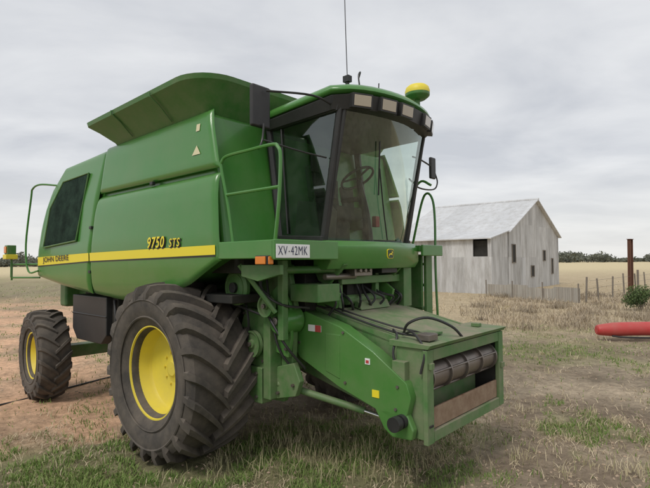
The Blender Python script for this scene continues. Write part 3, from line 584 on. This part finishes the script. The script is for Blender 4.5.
def zcol(x,y):
    red,green,straw,n,n2,n3=zones(x,y)
    c=np.array([.37,.298,.215])*(1+n2[...,None]*1.1)
    mixc=lambda a,b,t:a*(1-t[...,None])+np.array(b)*t[...,None]
    c=mixc(c,[.235,.178,.127],sm(.54,.68,n3)*.6)
    c=mixc(c,[.52,.42,.27],straw*.75); c=mixc(c,[.20,.22,.085],green*.65); c=mixc(c,[.74,.47,.30],red*np.clip(1+n2*1.2,0,1))
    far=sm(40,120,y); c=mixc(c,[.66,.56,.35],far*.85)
    return c
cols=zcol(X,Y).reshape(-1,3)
GM,nt,b=newmat('farm_ground'); L=nt.links
at=N(nt,'ShaderNodeAttribute',attribute_name='tint'); tc=N(nt,'ShaderNodeTexCoord')
n1=N(nt,'ShaderNodeTexNoise'); n1.inputs['Scale'].default_value=9; n1.inputs['Detail'].default_value=7; n1.inputs['Roughness'].default_value=.80
L.new(tc.outputs['Object'],n1.inputs['Vector'])
m1=N(nt,'ShaderNodeMapRange'); m1.inputs['From Min'].default_value=.3;m1.inputs['From Max'].default_value=.7;m1.inputs['To Min'].default_value=.5;m1.inputs['To Max'].default_value=1.45; L.new(n1.outputs['Fac'],m1.inputs['Value'])
vs_=N(nt,'ShaderNodeVectorMath',operation='SCALE'); L.new(at.outputs['Color'],vs_.inputs[0]);L.new(m1.outputs[0],vs_.inputs['Scale'])
L.new(vs_.outputs[0],b.inputs['Base Color']); b.inputs['Roughness'].default_value=.95; b.inputs['Specular IOR Level'].default_value=.1
bp=N(nt,'ShaderNodeBump'); bp.inputs['Strength'].default_value=.8; bp.inputs['Distance'].default_value=.05
L.new(n1.outputs['Fac'],bp.inputs['Height']); L.new(bp.outputs[0],b.inputs['Normal'])
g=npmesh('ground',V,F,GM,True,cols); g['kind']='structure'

# ---------------------------------------------------------------- grass
LM,nt,b=newmat('grass_blades'); at=N(nt,'ShaderNodeAttribute',attribute_name='tint'); nt.links.new(at.outputs['Color'],b.inputs['Base Color']); b.inputs['Roughness'].default_value=.8; b.inputs['Specular IOR Level'].default_value=.15
def blades(name,x,y,h,w,lean,col,zoff=0):
    n=len(x); z=gz(x,y)+zoff; a=rng.uniform(0,2*np.pi,n); la=rng.uniform(0,2*np.pi,n); ln=h*lean
    dx=np.cos(a)*w/2; dy=np.sin(a)*w/2; hh=h*np.sqrt(np.clip(1-np.minimum(lean,.98)**2,.02,1))
    V=np.zeros((n,5,3))
    V[:,0]=np.c_[x-dx,y-dy,z-.01];V[:,1]=np.c_[x+dx,y+dy,z-.01]
    mx=x+np.cos(la)*ln*.35;my=y+np.sin(la)*ln*.35
    V[:,2]=np.c_[mx+dx*.8,my+dy*.8,z+hh*.6];V[:,3]=np.c_[mx-dx*.8,my-dy*.8,z+hh*.6]
    V[:,4]=np.c_[x+np.cos(la)*ln,y+np.sin(la)*ln,z+hh]
    b0=np.arange(n)[:,None]*5
    F=np.concatenate([b0+np.array([[0,1,2]]),b0+np.array([[0,2,3]]),b0+np.array([[3,2,4]])],0)
    cc=np.repeat(col,5,axis=0)
    o=npmesh(name,V.reshape(-1,3),F,LM,False,cc); o['kind']='stuff'; return o
def sample(n,p0,p1,hw=.80):
    py=rng.uniform(p0,p1,n); d=980/py; x=rng.uniform(-hw,hw,n)*d; return x,d
def ok(x,y):
    m=np.ones(len(x),bool)
    for wx,wy,r in ((-1.5,5.05,.42),(-4.1,7.2,.25)): m&=np.hypot(x-wx,y-wy)>r
    return m
x,y=sample(170000,22,290); red,gr,st,n_,n2_,n3_=zones(x,y)
cl=fbm(x*4,y*4,3,44); keep=(rng.random(len(x))<gr*1.1*sm(.38,.58,cl)+.012*(y<9))&ok(x,y); x,y=x[keep],y[keep]; d=y
hh=rng.uniform(.02,.065,len(x))*(1+.5*cl[keep]); t=rng.random(len(x))[:,None]
col=np.array([.12,.22,.045])*(1-t)+np.array([.28,.34,.12])*t
blades('green_grass',x,y,hh,.004+.0011*d,rng.uniform(.3,.95,len(x)),col)
x,y=sample(120000,24,300); red,gr,st,n_,n2_,n3_=zones(x,y)
cl=fbm(x*2.2,y*2.2,4,71); keep=(rng.random(len(x))<(.04+.40*sm(.50,.68,cl))*(1-.6*red)*(1-.5*gr))&ok(x,y); x,y,cl,st=x[keep],y[keep],cl[keep],st[keep]
t=rng.random(len(x))[:,None]; col=np.array([.70,.59,.41])*(1-t)+np.array([.40,.32,.215])*t
blades('straw_litter',x,y,rng.uniform(.03,.10,len(x)),.003+.0009*y,rng.uniform(.85,1.0,len(x)),col,.006)
x,y=sample(90000,20,260); red,gr,st,n_,n2_,n3_=zones(x,y)
cl=fbm(x*.8,y*.8,5,91)
pr=sm(.5,.64,cl)*(.02+.45*sm(10,14,y)*sm(1,3,x)+.18*sm(14,20,y))*(1-red)
keep=(rng.random(len(x))<pr)&ok(x,y); x,y,cl=x[keep],y[keep],cl[keep]
t=rng.random(len(x))[:,None]; col=np.array([.70,.60,.42])*(1-t)+np.array([.42,.34,.23])*t
blades('dry_grass',x,y,rng.uniform(.04,.11,len(x))*(1+1.0*sm(10,16,y)),.003+.0011*y,rng.uniform(.2,.9,len(x)),col)
xs=[];ys=[];hs=[]
for k in range(340):
    py=rng.uniform(34,230); d=980/py; cx=rng.uniform(-.75,.75)*d
    if cx<1 and rng.random()<.6: continue
    m=rng.integers(10,32); rr_=rng.uniform(.03,.10)
    xs.append(cx+rng.normal(0,rr_,m)); ys.append(d+rng.normal(0,rr_,m)); hs.append(rng.uniform(.04,.13,m))
x=np.concatenate(xs);y=np.concatenate(ys);h_=np.concatenate(hs);m=ok(x,y);x,y,h_=x[m],y[m],h_[m]; t=rng.random(len(x))[:,None]
blades('dry_tufts',x,y,h_,.003+.0008*y,rng.uniform(.2,.95,len(x)),np.array([.70,.60,.41])*(1-t)+np.array([.38,.34,.19])*t)
xs=[];ys=[];hs=[];cs=[]
for k in range(95):
    d=rng.uniform(13.5,27)
    px=rng.uniform(.30,.72); cx=px*d; m=rng.integers(40,150); rr_=rng.uniform(.12,.55); q=rng.random(); sc_=rng.uniform(.4,1.05)
    xs.append(cx+rng.normal(0,rr_,m)); ys.append(d+rng.normal(0,rr_,m)); hs.append(rng.uniform(.10,.28+rr_*.45,m)*sc_)
    cs.append(np.array([.60,.50,.37])[None]*(1-.45*q)*rng.uniform(.6,1.1,(m,1)))
x=np.concatenate(xs);y=np.concatenate(ys);h_=np.concatenate(hs)
blades('dry_weeds',x,y,h_,.004+.0010*y,rng.uniform(.1,.9,len(x)),np.concatenate(cs))
x=rng.normal(.0,.9,2000); y=rng.normal(5.1,.6,2000); m=ok(x,y)&(y>4.3); x=x[m];y=y[m]; t=rng.random(len(x))[:,None]
blades('dry_weeds_under_machine',x,y,rng.uniform(.06,.20,len(x)),.007*np.ones(len(x)),rng.uniform(.1,.7,len(x)),np.array([.50,.42,.27])*(1-t)+np.array([.25,.26,.12])*t)
mb=MB()
for k in range(1500):
    py=rng.uniform(60,250); d=980/py; x=rng.uniform(-.7,.7)*d; s=rng.uniform(.006,.024); z=float(gz(np.array([x]),np.array([d]))[0])
    q=[(x+s*rng.uniform(.7,1.2)*a,d+s*rng.uniform(.7,1.2)*b_,z+s*c*.7) for a,b_,c in ((1,0,0),(-1,0,0),(0,1,0),(0,-1,0),(0,0,1),(0,0,-.6))]
    mb.add(q,[(0,2,4),(2,1,4),(1,3,4),(3,0,4),(0,5,2),(2,5,1),(1,5,3),(3,5,0)])
o=mb.obj('soil_clods',None,[paint('clod_soil',(.40,.31,.225),.95,.3,dirtcol=(.56,.39,.27))]); o['kind']='stuff'

# ---------------------------------------------------------------- tree line
LF,nt,b=newmat('far_foliage'); at=N(nt,'ShaderNodeAttribute',attribute_name='tint'); nt.links.new(at.outputs['Color'],b.inputs['Base Color']); b.inputs['Roughness'].default_value=.9
def leafquads(cx,cy,cz,rx,rz,n,s,colA,colB):
    u=rng.normal(size=(n,3)); u/=np.linalg.norm(u,axis=1)[:,None]; r=rng.random(n)**.45
    c=np.c_[cx+u[:,0]*r*rx,cy+u[:,1]*r*rx,cz+u[:,2]*r*rz]; a=rng.normal(size=(n,3));a/=np.linalg.norm(a,axis=1)[:,None]; b_=np.cross(a,rng.normal(size=(n,3)));b_/=np.linalg.norm(b_,axis=1)[:,None]
    ss=s*rng.uniform(.5,1.3,n)[:,None]; V=np.stack([c-a*ss,c-b_*ss*.5,c+a*ss,c+b_*ss*.5],1)
    t=np.clip(.5+.5*u[:,2]*r+rng.normal(0,.2,n),0,1)[:,None]; col=np.array(colA)*(1-t)+np.array(colB)*t
    return V,np.repeat(col,4,axis=0)
Vs=[];Cs=[]
for k in range(900):
    a=rng.uniform(-.95,.95); d=rng.uniform(380,560); h=rng.uniform(4,10.5)*(.8+.35*math.sin(a*31)+.1*math.sin(a*77))
    for q in range(2):
        V_,C_=leafquads(math.sin(a)*d+rng.normal(0,3),math.cos(a)*d,h*rng.uniform(.3,.6),rng.uniform(3,7),h*.42,55,1.2,(.09,.095,.075),(.16,.17,.13)); Vs.append(V_);Cs.append(C_)
V_=np.concatenate(Vs).reshape(-1,3);V_[:,2]=np.maximum(V_[:,2],.2); o=npmesh('distant_tree_line',V_,np.arange(len(V_)).reshape(-1,4),LF,False,np.concatenate(Cs)); o['kind']='stuff'
S=empty('shrub','dark green saltbush shrub on dry grass beside the fence','shrub',(11.9,18.6,GZ))
Vs=[];Cs=[]
for q in range(9):
    V_,C_=leafquads(rng.normal(0,.28),rng.normal(0,.3),rng.uniform(.25,.8),.30,.26,420,.035,(.035,.07,.022),(.14,.20,.07));Vs.append(V_);Cs.append(C_)
V_=np.concatenate(Vs).reshape(-1,3); o=npmesh('crown',V_,np.arange(len(V_)).reshape(-1,4),LF,False,np.concatenate(Cs)); o.parent=S
mb=MB()
for q in range(6):
    a=q*1.05; mb.tube([(0,0,-.05),(math.cos(a)*.15,math.sin(a)*.15,.3),(math.cos(a)*.35,math.sin(a)*.35,.65)],lambda t:.02*(1-t*.7),6)
mb.obj('trunk',S,[WOOD])

# ---------------------------------------------------------------- shed
B=empty('shed','old whitish corrugated iron farm shed with gable roof and lean-to','shed',(15.07,35,0),math.radians(50))
mb=MB(); E=3.9;A=6.3;LL=7.7
def gable(y0,y1): mb.prism([(-5.5,-.1),(5.5,-.1),(5.5,E),(0,A),(-5.5,E)],y0,y1,0)
gable(0,.08); gable(LL-.08,LL)
mb.box(-5.5,-5.42,.08,LL-.08,-.1,E,1); mb.box(5.42,5.5,.08,LL-.08,-.1,E,1)
wall=mb.obj('wall',B,[TINX,TINY])
mb=MB()
sl=(A-E)/5.5
for s in (-1,1):
    mb.prism([(0,A+.06),(s*5.8,A+.06-sl*5.8),(s*5.8,A-sl*5.8),(0,A)],-.25,LL+.25)
rf=mb.obj('roof',B,[TINR])
mb=MB(); mb.tube([(0,-.27,A+.06),(0,LL+.27,A+.06)],.10,8,smooth=False); mb.obj('ridge_cap',rf,[TINR])
mb=MB()
mb.prism([(-8.5,-.1),(-5.5,-.1),(-5.5,3.85),(-8.5,3.3)],.02,.08,0); mb.prism([(-8.5,-.1),(-5.5,-.1),(-5.5,3.85),(-8.5,3.3)],LL-.08,LL,0)
mb.box(-8.5,-8.44,.08,LL-.08,-.1,2.25,1); mb.box(-8.5,-8.44,1.05,LL-.08,2.25,3.3,1); mb.box(-8.5,-8.44,.08,.16,2.25,3.3,1)
lt=mb.obj('lean_to',B,[TINX,TINY])
mb=MB(); mb.prism([(-8.75,3.27),(-5.5,3.87),(-5.5,3.93),(-8.75,3.33)],-.15,LL+.15); mb.obj('lean_to_roof',lt,[TINR])
mb=MB(); mb.box(-8.3,-5.6,.2,LL-.2,0,3.2); mb.obj('dark_interior',lt,[DARK])  # solid near-black block, painted in place of the shaded lean-to inside
def win(x0,x1,z0,z1,nm='window'):
    mb=MB(); mb.box(x0,x1,-.02,-.004,z0,z1,0)  # no hole in the wall: dark slab painted as the unlit inside
    for a,b_,c,d in ((x0-.06,x0,z0-.06,z1+.06),(x1,x1+.06,z0-.06,z1+.06),(x0,x1,z0-.06,z0),(x0,x1,z1,z1+.06)): mb.box(a,b_,-.05,-.004,c,d,1)
    mb.obj(nm,B,[DARK,WOOD])
win(-4.9,-4.35,1.9,3.0); win(1.6,2.1,2.0,2.7); win(-1.2,-.6,.9,1.6,'painted_opening'); win(3.7,4.05,1.0,2.1,'painted_opening')
for x in (-5.5,5.45,-8.5):
    mb=MB(); mb.box(x-.03,x+.06,-.06,-.003,-.1,3.9 if x>-8 else 3.3); mb.obj('corner_flashing',B,[TINX])
mb=MB(); mb.box(-3.05,-2.4,-.02,-.003,.0,2.2); mb.obj('patch_sheet',B,[TINR])
mb=MB()
P0=Vector((8.9,27.0,0));P1=Vector((11.3,21.8,0)); dv=(P1-P0); Ln=dv.length; nn=70
vs=[]
for i in range(nn+1):
    t=i/nn; p=P0+dv*t; nrm=Vector((-dv.y,dv.x,0)).normalized(); off=.02*math.sin(i*math.pi/2); q=p+nrm*off
    hh_=.72+.06*math.sin(math.floor(t*4)*2.3); vs+=[(q.x,q.y,-.05),(q.x,q.y,hh_)]
mb.add(vs,[(2*i,2*i+2,2*i+3,2*i+1) for i in range(nn)],0)
o=mb.obj('tin_fence',None,[tinmat('fence_tin',(.52,.49,.43),(.36,.31,.25),'Y',3)],recalc=False); top(o,'low weathered corrugated tin fence standing in dry grass','fence')
for t in (.0,.33,.66,1):
    p=P0+dv*t; mb=MB(); mb.tube([(p.x-.05,p.y+.05,-.1),(p.x-.05,p.y+.05,.95)],.035,8,smooth=False); mb.obj('post',o,[WOOD])
pts=[(11.6,21.9),(12.9,23.2),(14.6,25.0),(16.3,26.8),(18.2,28.8),(20.2,31),(22.5,33.5),(25,36.2)]
wf=MB()
for z in (.35,.7,1.05): wf.tube([(x,y,z) for x,y in pts],.006,4,smooth=False)
w=wf.obj('wire_fence',None,[STEEL]); top(w,'sagging wire fence with thin weathered posts in straw','fence')
for x,y in pts:
    mb=MB(); h=random.uniform(1.1,1.35); lx=random.uniform(-.08,.08); mb.tube([(x,y,-.1),(x+lx,y,h)],.04,7,smooth=False); mb.obj('post',w,[WOOD])
mb=MB(); mb.box(-.11,.11,-.012,.012,-.1,3.15); mb.box(-.11,-.085,-.10,.10,-.1,3.15); mb.box(.085,.11,-.10,.10,-.1,3.15); mb.box(-.16,.16,-.12,.12,3.15,3.18)
o=mb.obj('steel_post',None,[RUSTP]); o.location=(17.4,28.0,0); o.rotation_euler=(0,math.radians(1.5),.5); top(o,'tall rusty steel beam post standing in dry grass','post')
mb=MB(); mb.tube([(0,0,-.1),(.01,0,1.4)],.06,8,smooth=False); o=mb.obj('wooden_post',None,[WOOD]); o.location=(18.2,28.6,0); top(o,'short weathered wooden post beside the steel beam','post')
mb=MB(); mb.tube([(0,0,-.1),(.01,0,.55)],.022,8,smooth=False); mb.box(-.03,.03,-.03,.03,.5,.56); o=mb.obj('iron_stake',None,[RUSTP],bevel=.004); o.location=(3.88,5.85,.03); top(o,'short rusty iron stake driven into dry soil','stake')
# red implement: tapered tube running out of frame
R_=empty('red_farm_implement','long low tapered red implement tube lying over dry grass','farm implement',(6.55,11.9,GZ),math.radians(-6))
mb=MB(); mb.tube([(0,0,.25),(.04,0,.25),(.5,0,.27),(1.3,0,.29),(4.2,0,.32)],lambda t:.075+.09*min(1,t*2.2),20)
rb=mb.obj('tube',R_,[REDP])
mb=MB(); mb.cyl((-.02,0,.25),(.03,0,.25),.09,seg=20); mb.obj('end_collar',R_,[REDP],bevel=.006)
mb=MB(); mb.cyl((.62,0,.275),(.72,0,.275),.135,.14,seg=20); mb.obj('pale_band',R_,[CREAM],bevel=.004)
mb=MB(); mb.prism([(.9,.40),(1.6,.44),(2.4,.50),(4.0,.52),(4.0,.45),(1.5,.40)],-.03,.03); mb.obj('top_rib',R_,[REDP],bevel=.006)
mb=MB(); mb.tube([(.3,-.10,.12),(.9,-.14,.09),(4.0,-.15,.09)],.022,8); mb.obj('lower_rod',R_,[BLACK])
mb=MB(); mb.box(1.9,1.98,-.05,.05,-.1,.2); mb.obj('support_leg',R_,[RUSTP],bevel=.005)
def gzz(x,y): return float(gz(np.array([x]),np.array([y]))[0])
hp=[(-6.2,6.9),(-5.2,6.75),(-4.55,6.85),(-3.9,7.9),(-3.5,8.6),(-2.8,9.0)]
mb=MB(); mb.tube([(x,y,gzz(x,y)+.012) for x,y in hp],.014,8); o=mb.obj('hose',None,[BLACK]); top(o,'black rubber hose lying on reddish dirt','hose')

# ================================================================= LIGHT, SKY, CAMERA
w=bpy.data.worlds.new('World'); sc.world=w; w.use_nodes=True; nt=w.node_tree; L=nt.links; bg=nt.nodes['Background']
el=math.radians(52); az=math.radians(215)
sky=N(nt,'ShaderNodeTexSky',sky_type='NISHITA'); sky.sun_disc=False; sky.sun_elevation=el; sky.sun_rotation=az
tc=N(nt,'ShaderNodeTexCoord'); sp=N(nt,'ShaderNodeSeparateXYZ'); L.new(tc.outputs['Generated'],sp.inputs[0])
zc=N(nt,'ShaderNodeMath',operation='MAXIMUM'); zc.inputs[1].default_value=0; L.new(sp.outputs['Z'],zc.inputs[0])
za=N(nt,'ShaderNodeMath',operation='ADD'); za.inputs[1].default_value=.14; L.new(zc.outputs[0],za.inputs[0])
dx=N(nt,'ShaderNodeMath',operation='DIVIDE'); L.new(sp.outputs['X'],dx.inputs[0]);L.new(za.outputs[0],dx.inputs[1])
dy=N(nt,'ShaderNodeMath',operation='DIVIDE'); L.new(sp.outputs['Y'],dy.inputs[0]);L.new(za.outputs[0],dy.inputs[1])
cb=N(nt,'ShaderNodeCombineXYZ'); L.new(dx.outputs[0],cb.inputs[0]);L.new(dy.outputs[0],cb.inputs[1])
mp=N(nt,'ShaderNodeMapping'); mp.inputs['Scale'].default_value=(1.2,1.6,1); mp.inputs['Rotation'].default_value=(0,0,math.radians(-24)); L.new(cb.outputs[0],mp.inputs[0])
n1=N(nt,'ShaderNodeTexNoise'); n1.inputs['Scale'].default_value=1.0; n1.inputs['Detail'].default_value=7; n1.inputs['Roughness'].default_value=.52; n1.inputs['Distortion'].default_value=.3; L.new(mp.outputs[0],n1.inputs['Vector'])
cr=N(nt,'ShaderNodeValToRGB'); e=cr.color_ramp.elements; e[0].position=.34;e[0].color=(5.5,5.7,6.1,1); e[1].position=.68;e[1].color=(7.7,7.8,7.95,1)
L.new(n1.outputs['Fac'],cr.inputs[0])
hz=N(nt,'ShaderNodeMapRange'); hz.inputs['From Min'].default_value=.0; hz.inputs['From Max'].default_value=.18; hz.inputs['To Min'].default_value=.8; hz.inputs['To Max'].default_value=0; L.new(zc.outputs[0],hz.inputs['Value'])
mh=N(nt,'ShaderNodeMix',data_type='RGBA'); mh.inputs['B'].default_value=(8.0,7.9,7.6,1); L.new(hz.outputs[0],mh.inputs['Factor']); L.new(cr.outputs[0],mh.inputs['A'])
mx=N(nt,'ShaderNodeMix',data_type='RGBA'); mx.inputs['Factor'].default_value=.95; L.new(sky.outputs[0],mx.inputs['A']); L.new(mh.outputs['Result'],mx.inputs['B'])
L.new(mx.outputs['Result'],bg.inputs['Color']); bg.inputs['Strength'].default_value=.110
sl_=bpy.data.lights.new('sun','SUN'); sl_.energy=1.5; sl_.angle=math.radians(16); sl_.color=(1,.96,.90)
so=bpy.data.objects.new('sun',sl_); sc.collection.objects.link(so)
sd=Vector((math.sin(az)*math.cos(el),math.cos(az)*math.cos(el),math.sin(el))); so.rotation_euler=sd.to_track_quat('Z','Y').to_euler()
cam=bpy.data.cameras.new('camera'); co=bpy.data.objects.new('camera',cam); sc.collection.objects.link(co); sc.camera=co
cam.sensor_width=36; cam.lens=36*490/650; cam.clip_end=6000; cam.clip_start=.05
co.matrix_world=Matrix.Translation((0,0,2.0))@Matrix.Rotation(math.radians(90+2.1),4,'X')@Matrix.Rotation(math.radians(-.45),4,'Z')
